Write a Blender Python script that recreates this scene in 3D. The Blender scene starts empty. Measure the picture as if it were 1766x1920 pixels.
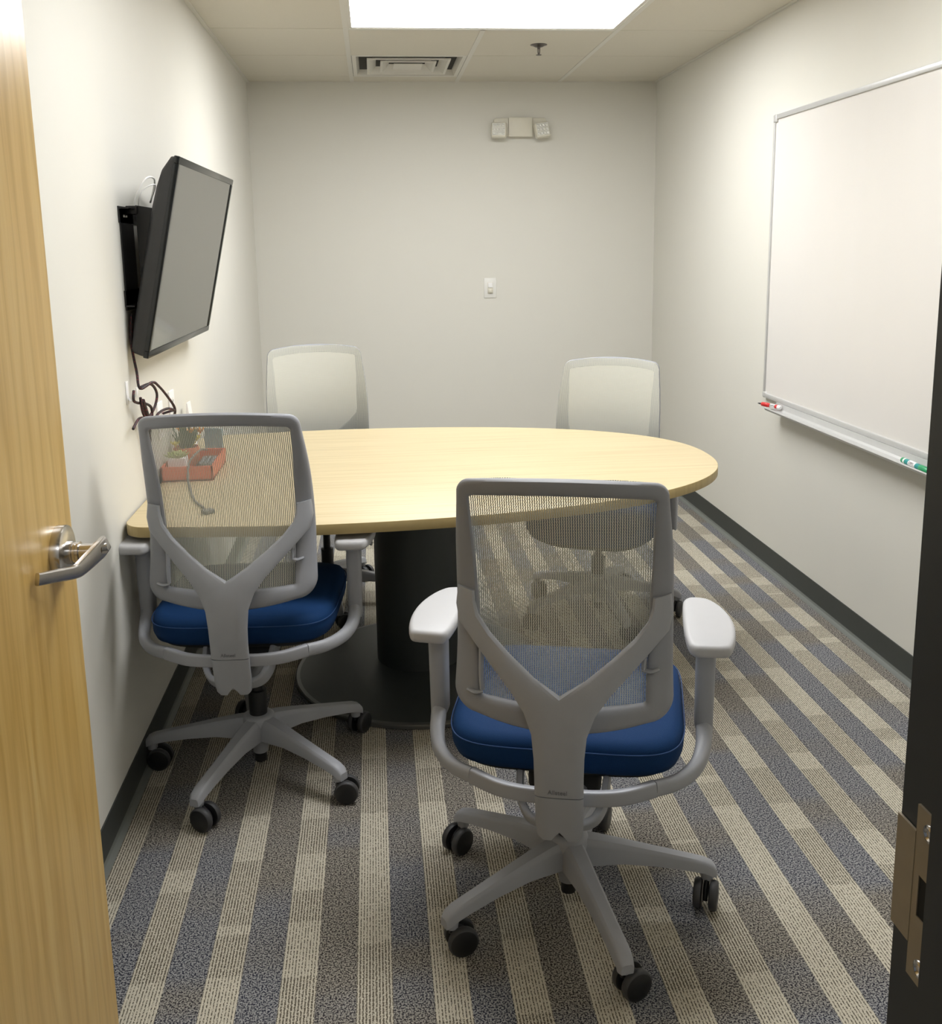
import bpy, bmesh, math, random
from mathutils import Vector, Matrix, Euler
random.seed(7)
PI = math.pi
scene = bpy.context.scene
COL = scene.collection

# ------------------------------------------------------------------ camera
def setup_camera():
    f, cy, yaw, pitch, roll = 1827.77, 806.66, .0963003, -.1872847, -.0159468
    fw = Vector((math.sin(yaw)*math.cos(pitch), math.cos(yaw)*math.cos(pitch), math.sin(pitch)))
    r = Vector((math.cos(yaw), -math.sin(yaw), 0)); u = r.cross(fw)
    r2 = math.cos(roll)*r + math.sin(roll)*u; u2 = -math.sin(roll)*r + math.cos(roll)*u
    cam = bpy.data.cameras.new('camera'); o = bpy.data.objects.new('camera', cam); COL.objects.link(o)
    M = Matrix((r2, u2, -fw)).transposed().to_4x4(); M.translation = Vector((.68933, -5.97519, 1.45357))
    o.matrix_world = M
    cam.sensor_fit = 'HORIZONTAL'; cam.sensor_width = 36; cam.lens = f*36/1766
    cam.shift_y = (cy-960)/1766; cam.clip_start = .02; cam.clip_end = 50
    scene.camera = o
setup_camera()

# ------------------------------------------------------------------ light and exposure
ROOM_LIGHT = 17.0        # emission of the two ceiling fixtures
NEAR_LIGHT = 13.5
HALL_LIGHT = 3.5
w = bpy.data.worlds.new('world'); scene.world = w; w.use_nodes = True
w.node_tree.nodes['Background'].inputs[0].default_value = (.8, .88, 1, 1)
w.node_tree.nodes['Background'].inputs[1].default_value = .12
scene.view_settings.view_transform = 'Standard'; scene.view_settings.look = 'None'
scene.view_settings.exposure = 0.36; scene.view_settings.gamma = 1
scene.view_settings.use_curve_mapping = False

# ------------------------------------------------------------------ material helpers
class NT:
    def __init__(s, name):
        s.m = bpy.data.materials.new(name); s.m.use_nodes = True
        s.t = s.m.node_tree; s.b = s.t.nodes['Principled BSDF']
    def n(s, typ, ins=(), **kw):
        nd = s.t.nodes.new(typ)
        for k, v in kw.items(): setattr(nd, k, v)
        for i, v in (ins.items() if isinstance(ins, dict) else enumerate(ins)):
            if v is None: continue
            if hasattr(v, 'is_linked') or isinstance(v, bpy.types.NodeSocket): s.t.links.new(v, nd.inputs[i])
            else: nd.inputs[i].default_value = v
        return nd
    def math(s, op, a, b=None, c=None, clamp=False):
        nd = s.n('ShaderNodeMath', (a, b, c), operation=op); nd.use_clamp = clamp
        return nd.outputs[0]
    def mix(s, f, a, b, blend='MIX'):
        nd = s.n('ShaderNodeMix', data_type='RGBA', blend_type=blend)
        for i, v in ((0, f), (6, a), (7, b)):
            if isinstance(v, bpy.types.NodeSocket): s.t.links.new(v, nd.inputs[i])
            else: nd.inputs[i].default_value = (v if i == 0 else (*v, 1) if len(v) == 3 else v)
        return nd.outputs[2]
    def obj(s): return s.n('ShaderNodeTexCoord').outputs['Object']
    def sep(s, v): o = s.n('ShaderNodeSeparateXYZ', (v,)).outputs; return o[0], o[1], o[2]
    def comb(s, x, y, z): return s.n('ShaderNodeCombineXYZ', (x, y, z)).outputs[0]
    def noise(s, vec, scale, detail=2, rough=.5):
        nd = s.n('ShaderNodeTexNoise', {'Vector': vec, 'Scale': scale, 'Detail': detail, 'Roughness': rough})
        return nd.outputs['Fac']
    def ramp(s, fac, stops):
        nd = s.n('ShaderNodeValToRGB', (fac,)); e = nd.color_ramp.elements
        while len(e) < len(stops): e.new(.5)
        for el, (p, c) in zip(e, stops): el.position = p; el.color = (*c, 1) if len(c) == 3 else c
        return nd.outputs[0]
    def set(s, **kw):
        for k, v in kw.items():
            k = k.replace('_', ' ')
            i = s.b.inputs[k]
            if isinstance(v, bpy.types.NodeSocket): s.t.links.new(v, i)
            else: i.default_value = (*v, 1) if isinstance(v, tuple) and len(v) == 3 else v
        return s
    def bump(s, h, strength=.2, dist=.001):
        nd = s.n('ShaderNodeBump', {'Height': h, 'Strength': strength, 'Distance': dist})
        s.t.links.new(nd.outputs[0], s.b.inputs['Normal'])

def simple(name, col, rough=.5, metal=0, var=.05, scale=40, spec=.5, bump=0):
    t = NT(name); v = t.obj()
    nz = t.noise(v, scale, 3)
    lo = tuple(c*(1-var) for c in col); hi = tuple(min(1, c*(1+var)) for c in col)
    t.set(Base_Color=t.mix(nz, lo, hi), Roughness=rough, Metallic=metal, Specular_IOR_Level=spec)
    if bump: t.bump(t.noise(v, scale*12, 2), bump, .0006)
    return t.m

def emit(name, col, strength):
    t = NT(name); t.set(Base_Color=(.8, .8, .8), Emission_Color=col, Emission_Strength=strength); return t.m

MAT = {}
MAT['wall'] = simple('wall_paint', (.685, .668, .607), .6, var=.012, scale=6, spec=.25, bump=.12)
MAT['ceiling'] = simple('ceiling_tile', (.66, .625, .54), .85, var=.03, scale=120, spec=.15, bump=.2)
MAT['gap'] = simple('shadow_gap', (.05, .047, .04), .9)
MAT['tee'] = simple('white_metal_grid', (.66, .64, .58), .45, var=.01)
MAT['diffuser'] = emit('light_diffuser', (.975, .985, 1), ROOM_LIGHT)
MAT['diffuser_near'] = emit('near_light_diffuser', (.975, .985, 1), NEAR_LIGHT)
MAT['hall_diffuser'] = emit('hall_light_diffuser', (.96, .98, 1), HALL_LIGHT)
MAT['vent_dark'] = simple('duct_dark', (.015, .014, .012), .9)
MAT['base'] = simple('dark_cove_base', (.040, .044, .040), .55, var=.1, scale=10)
MAT['base_lip'] = simple('cove_base_toe', (.16, .17, .155), .6)
MAT['base_blk'] = MAT['base']
MAT['frame_paint'] = simple('door_frame_paint', (.016, .023, .032), .45, var=.12, scale=30)
MAT['alu'] = simple('satin_aluminium', (.62, .62, .62), .32, 1, .03)
MAT['alu_light'] = simple('painted_aluminium', (.60, .60, .59), .38, .35, .03)
MAT['wb'] = simple('whiteboard_surface', (.72, .695, .66), .22, var=.01, scale=3, spec=.4)
MAT['chrome'] = simple('brushed_nickel', (.62, .60, .58), .22, 1, .05, 60)
MAT['strike'] = simple('worn_steel', (.34, .285, .20), .42, .25, .12, 30)
MAT['black'] = simple('black_plastic', (.012, .012, .013), .42, var=.15)
MAT['blackgloss'] = simple('black_gloss', (.008, .010, .011), .18, var=.1)
MAT['tvback'] = simple('tv_back_plastic', (.028, .028, .029), .5, var=.1)
MAT['wheel'] = simple('caster_black', (.011, .011, .012), .38, var=.1)
MAT['wheelrim'] = simple('caster_tread', (.045, .045, .048), .5, var=.1)
MAT['grey'] = simple('chair_grey_plastic', (.345, .355, .38), .45, var=.05, scale=25, bump=.15)
MAT['greyframe'] = simple('chair_frame_grey', (.275, .282, .305), .5, var=.05, scale=25, bump=.15)
MAT['greylight'] = simple('chair_light_aluminium', (.36, .37, .40), .48, .15, .04, 25)
MAT['pad'] = simple('armrest_pad_light_grey', (.47, .47, .48), .42, var=.02, scale=30)
MAT['pedestal'] = simple('table_pedestal_dark', (.055, .062, .062), .42, .3, .06, 60)
MAT['bronze'] = simple('dark_bronze', (.10, .085, .075), .35, .6)
MAT['pedestal_rim'] = simple('table_base_rim', (.16, .165, .165), .35, .5)
MAT['white'] = simple('white_plastic', (.74, .73, .69), .35, var=.01)
MAT['cream'] = simple('cream_plastic', (.68, .65, .55), .45, var=.02)
MAT['offwhite'] = simple('white_card', (.82, .81, .80), .6, var=.01)
MAT['orange'] = simple('orange_lacquer', (.72, .13, .045), .4, var=.06, scale=20)
MAT['terracotta'] = simple('orange_pot', (.66, .15, .05), .55, var=.08)
MAT['soil'] = simple('dark_soil', (.035, .025, .018), .9, var=.4, scale=200)
MAT['leaf_pale'] = simple('pale_succulent', (.42, .47, .16), .5, var=.2, scale=60)
MAT['leaf_green'] = simple('dark_green_leaf', (.06, .10, .055), .5, var=.3, scale=60)
MAT['petal'] = simple('yellow_petal', (.78, .68, .05), .5, var=.15, scale=60)
MAT['petal_o'] = simple('orange_petal', (.72, .30, .04), .5, var=.15, scale=60)
MAT['teal'] = simple('blue_grey_card', (.23, .33, .36), .5, var=.05)
MAT['bulb'] = simple('lamp_lens_silver', (.80, .80, .76), .2, .35, .2, 300)
MAT['red'] = simple('marker_red', (.62, .03, .03), .35)
MAT['green'] = simple('marker_green', (.02, .30, .12), .35)
MAT['tealm'] = simple('marker_teal_label', (.02, .27, .27), .35)
MAT['ink'] = simple('black_ink', (.02, .02, .025), .5)
MAT['emboss'] = simple('embossed_grey', (.17, .17, .18), .5)
MAT['navy'] = simple('seat_shell_black', (.012, .013, .016), .6)

def mat_wood_door():
    t = NT('maple_door'); v = t.obj(); x, y, z = t.sep(v)
    v2 = t.comb(x, t.math('MULTIPLY', y, 26), t.math('MULTIPLY', z, 1.1))
    n1 = t.noise(v2, 1.6, 4, .6)
    v3 = t.comb(x, t.math('MULTIPLY', y, 170), t.math('MULTIPLY', z, 5))
    n2 = t.noise(v3, 1.5, 3, .6)
    wv = t.n('ShaderNodeTexWave', {'Vector': t.comb(x, y, t.math('MULTIPLY', z, .16)), 'Scale': 7., 'Distortion': 9., 'Detail': 2., 'Detail Scale': 1.6}, bands_direction='Y').outputs['Fac']
    c = t.ramp(n1, [(.30, (.56, .35, .095)), (.5, (.68, .45, .145)), (.70, (.74, .53, .20))])
    c = t.mix(t.math('MULTIPLY', n2, .42), c, (.45, .27, .075))
    c = t.mix(t.math('MULTIPLY', t.math('POWER', wv, 5), .45), c, (.46, .27, .06))
    t.set(Base_Color=c, Roughness=.30, Specular_IOR_Level=.6)
    return t.m
MAT['door'] = mat_wood_door()
MAT['dooredge'] = simple('door_edge_maple', (.55, .34, .11), .45, var=.1, scale=20)

def mat_table(name, c1, c2, c3):
    t = NT(name); v = t.obj(); x, y, z = t.sep(v)
    v2 = t.comb(t.math('MULTIPLY', x, 1.3), t.math('MULTIPLY', y, 38), z)
    n1 = t.noise(v2, 1.5, 5, .62)
    v3 = t.comb(t.math('MULTIPLY', x, 5), t.math('MULTIPLY', y, 170), z)
    n2 = t.noise(v3, 1.5, 2, .5)
    c = t.ramp(n1, [(.3, c1), (.5, c2), (.7, c3)])
    c = t.mix(t.math('MULTIPLY', n2, .2), c, c1)
    t.set(Base_Color=c, Roughness=.42, Specular_IOR_Level=.35)
    return t.m
MAT['tabletop'] = mat_table('pale_maple_laminate', (.51, .415, .235), (.60, .495, .30), (.635, .53, .33))
MAT['tableedge'] = mat_table('table_edge_band', (.36, .27, .115), (.43, .33, .15), (.47, .365, .175))

def mat_fabric():
    t = NT('blue_seat_fabric'); v = t.obj()
    n = t.noise(v, 900, 2)
    t.set(Base_Color=t.mix(n, (.002, .021, .075), (.005, .040, .135)), Roughness=.8, Specular_IOR_Level=.2, Sheen_Weight=.0, Sheen_Tint=(.3, .5, 1))
    t.bump(n, .4, .001)
    return t.m
MAT['fabric'] = mat_fabric()
MAT['piping'] = simple('seat_seam_blue', (.008, .045, .15), .7)

def mat_mesh():
    t = NT('chair_mesh_fabric'); v = t.obj(); x, y, z = t.sep(v)
    # zig-zag vertical threads with crossing rows
    row = t.math('MULTIPLY', z, 1/.0033)
    zig = t.math('MULTIPLY', t.math('SINE', t.math('MULTIPLY', row, PI)), .13)
    u = t.math('ADD', t.math('MULTIPLY', x, 1/.0044), zig)
    fu = t.math('ABSOLUTE', t.math('SUBTRACT', t.math('FRACT', u), .5))
    fr = t.math('ABSOLUTE', t.math('SUBTRACT', t.math('FRACT', row), .5))
    thr = t.math('LESS_THAN', fu, .265)
    crs = t.math('LESS_THAN', fr, .14)
    solid = t.math('MAXIMUM', thr, crs)
    t.set(Base_Color=(.60, .60, .53), Roughness=.7, Alpha=solid)
    t.m.blend_method = 'HASHED' if hasattr(t.m, 'blend_method') else None
    return t.m
MAT['mesh'] = mat_mesh()

def mat_screen():
    t = NT('lcd_screen')
    t.set(Base_Color=(.065, .063, .056), Roughness=.10, Specular_IOR_Level=1.0, IOR=1.9)
    return t.m
MAT['screen'] = mat_screen()

def mat_carpet():
    t = NT('striped_carpet'); v = t.obj(); x, y, z = t.sep(v)
    P = .1524
    s = t.math('FRACT', t.math('MULTIPLY', t.math('SUBTRACT', x, .1515-P*4), 1/P))     # 0..1 within one stripe pair
    idx = t.math('FLOOR', t.math('MULTIPLY', t.math('SUBTRACT', x, .1515-P*4), 1/P))
    # coarse patches along the length, different per stripe
    yo = t.math('ADD', y, t.math('MULTIPLY', idx, 3.37))
    pv = t.comb(t.math('MULTIPLY', idx, 7.3), yo, 0.0)
    patch = t.noise(pv, 4.2, 1, .4)
    patch2 = t.noise(t.comb(t.math('ADD', t.math('MULTIPLY', idx, 5.1), 40), yo, 3.0), 3.6, 1, .4)
    fine = t.noise(v, 270, 2, .65)
    fine2 = t.noise(v, 190, 2, .6)
    # light band: 9 ribs
    rib = t.math('FRACT', t.math('MULTIPLY', s, 11/.472))
    ribd = t.math('ABSOLUTE', t.math('SUBTRACT', rib, .5))                        # 0 centre .. .5 edge
    # dashes in the gaps
    dash = t.noise(t.comb(t.math('MULTIPLY', x, 1.0), t.math('MULTIPLY', y, .45), 0.0), 420, 1, .5)
    gap = t.math('MULTIPLY', t.math('GREATER_THAN', ribd, .30), t.math('GREATER_THAN', dash, .47))
    spots = t.math('MULTIPLY', t.math('GREATER_THAN', fine, .50), t.math('GREATER_THAN', patch, .495))
    sp2 = t.math('MULTIPLY', spots, t.math('GREATER_THAN', ribd, .16))
    dk = t.math('MAXIMUM', gap, sp2)
    lightc = t.mix(fine2, (.47, .43, .345), (.64, .60, .495))
    darkc = t.mix(patch, (.05, .045, .035), (.10, .08, .055))
    band1 = t.mix(t.math('MULTIPLY', dk, .92), lightc, darkc)
    # dark band: loop pile speckle navy / taupe
    sp = t.ramp(fine, [(.455, (0, 0, 0)), (.535, (1, 1, 1))])
    navy = t.mix(patch2, (.030, .036, .062), (.060, .048, .042))
    tan = t.mix(patch2, (.30, .30, .30), (.34, .29, .22))
    hue = t.ramp(patch2, [(.44, (0, 0, 0)), (.56, (1, 1, 1))])
    navy = t.mix(hue, (.024, .026, .042), (.034, .029, .029))
    tan = t.mix(hue, (.31, .31, .31), (.33, .305, .26))
    band2 = t.mix(sp, navy, tan)
    isl = t.math('LESS_THAN', s, .472)
    c = t.mix(isl, band2, band1)
    t.set(Base_Color=c, Roughness=.95, Specular_IOR_Level=.1)
    t.bump(t.math('ADD', t.math('MULTIPLY', fine, .8), t.math('MULTIPLY', isl, t.math('SUBTRACT', .5, ribd))), .5, .003)
    return t.m
MAT['carpet'] = mat_carpet()

def mat_cord():
    t = NT('braided_cord'); v = t.obj()
    n = t.noise(v, 260, 1)
    t.set(Base_Color=t.mix(t.math('GREATER_THAN', n, .60), (.012, .008, .010), (.14, .010, .022)), Roughness=.6)
    return t.m
MAT['cord'] = mat_cord()
MAT['cordgrey'] = simple('grey_braided_cable', (.17, .165, .15), .6, var=.4, scale=400)

# ------------------------------------------------------------------ geometry helpers
def link(o, parent=None):
    COL.objects.link(o)
    if parent is not None: o.parent = parent
    return o
def mesh_obj(name, bm, mats, parent=None, sharp=40, loc=None):
    me = bpy.data.meshes.new(name)
    bmesh.ops.recalc_face_normals(bm, faces=bm.faces)
    bm.to_mesh(me); bm.free()
    for m in (mats if isinstance(mats, (list, tuple)) else [mats]): me.materials.append(MAT[m] if isinstance(m, str) else m)
    for p in me.polygons: p.use_smooth = True
    me.set_sharp_from_angle(angle=math.radians(sharp))
    o = bpy.data.objects.new(name, me)
    if loc is not None: o.location = loc
    return link(o, parent)
def tag(o, label=None, cat=None, group=None, kind=None):
    for k, v in (('label', label), ('category', cat), ('group', group), ('kind', kind)):
        if v: o[k] = v
    return o
def empty(name, loc=(0, 0, 0), rz=0, parent=None):
    o = bpy.data.objects.new(name, None); o.location = loc; o.rotation_euler = (0, 0, rz); o.empty_display_size = .05
    return link(o, parent)
def box(bm, lo, hi, bev=0, seg=2, mi=0, M=None):
    lo, hi = Vector(lo), Vector(hi)
    r = bmesh.ops.create_cube(bm, size=1)
    vs = r['verts']
    for v in vs: v.co = Vector(((v.co.x+.5)*(hi.x-lo.x)+lo.x, (v.co.y+.5)*(hi.y-lo.y)+lo.y, (v.co.z+.5)*(hi.z-lo.z)+lo.z))
    fs = set(f for v in vs for f in v.link_faces)
    if bev:
        es = list(set(e for v in vs for e in v.link_edges))
        rr = bmesh.ops.bevel(bm, geom=es, offset=bev, segments=seg, affect='EDGES', profile=.5)
        fs = set(rr['faces']) | set(f for f in fs if f.is_valid)
        vs = list(set(v for f in fs for v in f.verts))
    for f in fs:
        if f.is_valid: f.material_index = mi
    if M is not None:
        for v in set(v for f in fs if f.is_valid for v in f.verts): v.co = M @ v.co
    return fs
def loft(bm, rings, cap=True, closed=False, mi=0):
    R = [[bm.verts.new(p) for p in ring] for ring in rings]
    n = len(R[0]); fs = []
    rng = range(len(R)) if closed else range(len(R)-1)
    for i in rng:
        a, b = R[i], R[(i+1) % len(R)]
        for k in range(n):
            fs.append(bm.faces.new((a[k], a[(k+1) % n], b[(k+1) % n], b[k])))
    if cap and not closed:
        fs.append(bm.faces.new(list(reversed(R[0])))); fs.append(bm.faces.new(R[-1]))
    for f in fs: f.material_index = mi
    return R
def catmull(pts, sub=6, vals=None):
    P = [Vector(p) for p in pts]; out = []; vo = []
    n = len(P)
    for i in range(n-1):
        p0 = P[max(0, i-1)]; p1 = P[i]; p2 = P[i+1]; p3 = P[min(n-1, i+2)]
        for k in range(sub):
            t = k/sub
            out.append(.5*((2*p1)+(-p0+p2)*t+(2*p0-5*p1+4*p2-p3)*t*t+(-p0+3*p1-3*p2+p3)*t**3))
            if vals: vo.append(vals[i]*(1-t)+vals[i+1]*t)
    out.append(P[-1])
    if vals: vo.append(vals[-1]); return out, vo
    return out
def tube(bm, pts, rad, n=10, sub=6, up=(0, 0, 1), flat=None, cap=True, power=2, mi=0):
    """rad: number or list of (a, b) half sizes (side, up) per control point"""
    if isinstance(rad, (int, float)): rad = [(rad, rad)]*len(pts)
    rad = [(r, r) if isinstance(r, (int, float)) else r for r in rad]
    if sub > 1:
        path, ra = catmull(pts, sub, [r[0] for r in rad]); _, rb = catmull(pts, sub, [r[1] for r in rad])
    else: path = [Vector(p) for p in pts]; ra = [r[0] for r in rad]; rb = [r[1] for r in rad]
    up = Vector(up).normalized(); rings = []
    prev = None
    for i, p in enumerate(path):
        d = (path[min(i+1, len(path)-1)]-path[max(i-1, 0)]).normalized()
        if prev is None:
            s = d.cross(up)
            if s.length < 1e-3: s = d.cross(Vector((1, 0, 0)) if abs(d.x) < .9 else Vector((0, 1, 0)))
        else:
            s = prev - d*prev.dot(d)
        s.normalize(); prev = s; q = s.cross(d).normalized()
        ring = []
        for k in range(n):
            a = 2*PI*k/n; ca, sa = math.cos(a), math.sin(a)
            if power != 2:
                ca = math.copysign(abs(ca)**(2/power), ca); sa = math.copysign(abs(sa)**(2/power), sa)
            ring.append(p+s*ra[i]*ca+q*rb[i]*sa)
        rings.append(ring)
    loft(bm, rings, cap, mi=mi)
def lathe(bm, prof, n=32, M=None, mi=0, cap=True):
    rings = []
    for r, z in prof:
        ring = [Vector((r*math.cos(2*PI*k/n), r*math.sin(2*PI*k/n), z)) for k in range(n)]
        if M is not None: ring = [M @ p for p in ring]
        rings.append(ring)
    loft(bm, rings, cap, mi=mi)
def prism(bm, outline, z0, z1, bev=0, mi=0, mi_side=None, layers=3):
    """outline: ccw list of (x, y); rounded top and bottom edges by insetting"""
    O = [Vector((p[0], p[1])) for p in outline]; n = len(O)
    def inset(d):
        out = []
        for i in range(n):
            a, b, c = O[i-1], O[i], O[(i+1) % n]
            t = (c-a).normalized(); nn = Vector((-t.y, t.x)); out.append(b+nn*d)
        return out
    rings = []; st = []
    if bev:
        for k in range(layers+1):
            a = PI/2*k/layers; st.append((bev*(1-math.sin(a)), z0+bev*(1-math.cos(a))))
        for k in range(layers+1):
            a = PI/2*(1-k/layers); st.append((bev*(1-math.sin(a)), z1-bev*(1-math.cos(a))))
    else: st = [(0, z0), (0, z1)]
    for d, z in st: rings.append([Vector((p.x, p.y, z)) for p in inset(d)])
    R = [[bm.verts.new(p) for p in r] for r in rings]
    for i in range(len(R)-1):
        for k in range(n):
            f = bm.faces.new((R[i][k], R[i][(k+1) % n], R[i+1][(k+1) % n], R[i+1][k])); f.material_index = mi if mi_side is None else mi_side
    f = bm.faces.new(R[-1]); f.material_index = mi
    f = bm.faces.new(list(reversed(R[0]))); f.material_index = mi if mi_side is None else mi_side
def BM(): return bmesh.new()
def lerp(xs, ys, v):
    if v <= xs[0]: return ys[0]
    for i in range(len(xs)-1):
        if v <= xs[i+1]:
            t = (v-xs[i])/(xs[i+1]-xs[i]); return ys[i]*(1-t)+ys[i+1]*t
    return ys[-1]
def smooth_lerp(xs, ys, v):
    # catmull in 1d
    if v <= xs[0]: return ys[0]
    if v >= xs[-1]: return ys[-1]
    for i in range(len(xs)-1):
        if v <= xs[i+1]:
            h = xs[i+1]-xs[i]; t = (v-xs[i])/h
            m0 = (ys[i+1]-ys[max(i-1, 0)])/(xs[i+1]-xs[max(i-1, 0)])*h
            m1 = (ys[min(i+2, len(xs)-1)]-ys[i])/(xs[min(i+2, len(xs)-1)]-xs[i])*h
            return (2*t**3-3*t*t+1)*ys[i]+(t**3-2*t*t+t)*m0+(-2*t**3+3*t*t)*ys[i+1]+(t**3-t*t)*m1
def text_obj(name, body, size, mat, parent, M, extrude=.0004, align='CENTER'):
    cu = bpy.data.curves.new(name, 'FONT'); cu.body = body; cu.size = size; cu.extrude = extrude
    cu.align_x = align; cu.align_y = 'CENTER'
    tmp = bpy.data.objects.new(name+'_tmp', cu); COL.objects.link(tmp)
    dg = bpy.context.evaluated_depsgraph_get()
    me = bpy.data.meshes.new_from_object(tmp.evaluated_get(dg))
    COL.objects.unlink(tmp); bpy.data.objects.remove(tmp)
    me.transform(M); me.materials.clear(); me.materials.append(MAT[mat])
    o = bpy.data.objects.new(name, me)
    return link(o, parent)

# ------------------------------------------------------------------ room shell
W, H = 2.4165, 2.398
YF = -5.29           # room face of the front wall
T = .14
HALL = -7.4
FT = .6096
X1, D0 = .6047, .1873

def struct(name, bm, mats, parent=None, sharp=40):
    o = mesh_obj(name, bm, mats, parent, sharp)
    if parent is None: o['kind'] = 'structure'
    return o
bm = BM(); box(bm, (-1.2, HALL, -.05), (W+1.6, .12, 0)); struct('floor', bm, 'carpet')
bm = BM(); box(bm, (-.12, YF-T, 0), (0, .12, H+.05)); struct('wall_left', bm, 'wall')
bm = BM(); box(bm, (W, YF-T, 0), (W+.12, .12, H+.05)); struct('wall_right', bm, 'wall')
bm = BM(); box(bm, (0, 0, 0), (W, .12, H+.05)); struct('wall_back', bm, 'wall')
XH, XJ, DH = .128, 1.1105, 2.13       # door opening
bm = BM(); box(bm, (0, YF-T, 0), (XH-.05, YF, H+.05)); box(bm, (XJ+.05, YF-T, 0), (W, YF, H+.05)); box(bm, (XH-.05, YF-T, DH+.05), (XJ+.05, YF, H+.05))
struct('wall_front', bm, 'wall')
# corridor behind the photographer
bm = BM(); box(bm, (-1.2, HALL-.12, 0), (W+1.6, HALL, H+.05)); struct('wall_corridor', bm, 'wall')
bm = BM(); box(bm, (-1.2, YF-T, 0), (-.12, YF-T+.12, H+.05)); box(bm, (W+.12, YF-T, 0), (W+1.6, YF-T+.12, H+.05)); struct('wall_corridor_side', bm, 'wall')

# ceiling: tiles with narrow gaps, dark plenum above, flat tee grid
bm = BM()
xs = [0, X1, X1+FT, X1+2*FT, X1+3*FT-.003, W]
xs = [0, X1, X1+FT, X1+2*FT, W]
ys = [0, -D0]
while ys[-1]-FT > YF: ys.append(ys[-1]-FT)
ys.append(YF)
LR = (2, 5)  # rows that hold a light fixture
LIGHT_ROWS = []
for j in range(len(ys)-1):
    for i in range(len(xs)-1):
        ya, yb_ = ys[j], ys[j+1]
        if j == 2+1 and i in (1, 2): continue
        if j == 6 and i in (1, 2): continue
        if j == 1 and i == 1:
            continue            # vent module
        g = .0022
        box(bm, (xs[i]+(.0 if i == 0 else .008), yb_+g, H), (xs[i+1]-(.0 if i == len(xs)-2 else .008), ya-g, H+.014))
box(bm, (0, YF, H+.03), (W, 0, H+.045), mi=1)
ceil = struct('ceiling', bm, ['ceiling', 'gap'])
bm = BM()
tw = .0115
for x in xs[1:-1]:
    y0 = YF
    if abs(x-xs[2]) < .01:
        box(bm, (x-tw, ys[3], H-.002), (x+tw, 0, H+.006)); box(bm, (x-tw, ys[6], H-.002), (x+tw, ys[4], H+.006)); box(bm, (x-tw, YF, H-.002), (x+tw, ys[7], H+.006))
    else: box(bm, (x-tw, YF, H-.002), (x+tw, 0, H+.006))
for yy in (ys[3], ys[4], ys[6], ys[7]): box(bm, (xs[1]+tw, yy-tw, H-.002), (xs[3]-tw, yy+tw, H+.006))
box(bm, (xs[1]+tw, ys[1]-.004, H-.001), (xs[2]-tw, ys[1]+.006, H+.005)); box(bm, (xs[1]+tw, ys[2]-.005, H-.001), (xs[2]-tw, ys[2]+.004, H+.005))
for lo, hi in (((0, YF, H-.004), (.019, 0, H+.001)), ((W-.019, YF, H-.004), (W, 0, H+.001)), ((0, -.012, H-.003), (W, 0, H+.001)), ((0, YF, H-.004), (W, YF+.019, H+.001))): box(bm, lo, hi)
mesh_obj('ceiling_grid', bm, 'tee', ceil)
bm = BM(); box(bm, (-1.2, HALL, H+.15), (W+1.6, YF-T, H+.20)); struct('ceiling_corridor', bm, 'ceiling')

# baseboards with a lighter toe
def baseboard(name, p0, p1, nrm):
    p0, p1, nrm = Vector(p0), Vector(p1), Vector(nrm)
    prof = [(0, .1016), (.0035, .1010), (.004, .020), (.007, .011), (.016, .004), (.018, 0), (0, 0)]
    bm = BM(); R = []
    for p in (p0, p1): R.append([bm.verts.new(p+nrm*a+Vector((0, 0, b))) for a, b in prof])
    n = len(prof)
    for k in range(n):
        f = bm.faces.new((R[0][k], R[0][(k+1) % n], R[1][(k+1) % n], R[1][k])); f.material_index = 1 if k in (2, 3, 4) else 0
    bm.faces.new(R[0]); bm.faces.new(list(reversed(R[1])))
    struct(name, bm, ['base', 'base_lip'], sharp=30)
baseboard('baseboard_left', (0, YF, 0), (0, 0, 0), (1, 0, 0))
baseboard('baseboard_right', (W, YF, 0), (W, 0, 0), (-1, 0, 0))
baseboard('baseboard_back', (.018, 0, 0), (W-.018, 0, 0), (0, -1, 0))
baseboard('baseboard_front', (XJ+.06, YF, 0), (W-.018, YF, 0), (0, 1, 0))

# door frame (hollow metal): face + rabbet + stop
def frame_profile(side):
    # side=+1 : right jamb at x=XJ, material extends to +x
    s = side; x0 = XJ if s > 0 else XH
    return [(x0, YF+.012), (x0, YF-.050), (x0-s*.016, YF-.054), (x0-s*.016, YF-T+.004), (x0, YF-T), (x0, YF-T-.012), (x0+s*.05, YF-T-.012), (x0+s*.05, YF+.012)]
bm = BM()
for s in (1, -1):
    pr_ = frame_profile(s)
    if s < 0: pr_ = list(reversed(pr_))
    R = [[bm.verts.new((x, y, z)) for x, y in pr_] for z in (0, DH+.05)]
    n = len(pr_)
    for k in range(n): bm.faces.new((R[0][k], R[0][(k+1) % n], R[1][(k+1) % n], R[1][k]))
    bm.faces.new(list(reversed(R[0]))); bm.faces.new(R[1])
box(bm, (XH, YF-T-.012, DH), (XJ, YF+.012, DH+.05)); box(bm, (XH, YF-T, DH-.016), (XJ, YF-.052, DH))
frame = struct('trim_1', bm, 'frame_paint', sharp=30)
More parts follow.
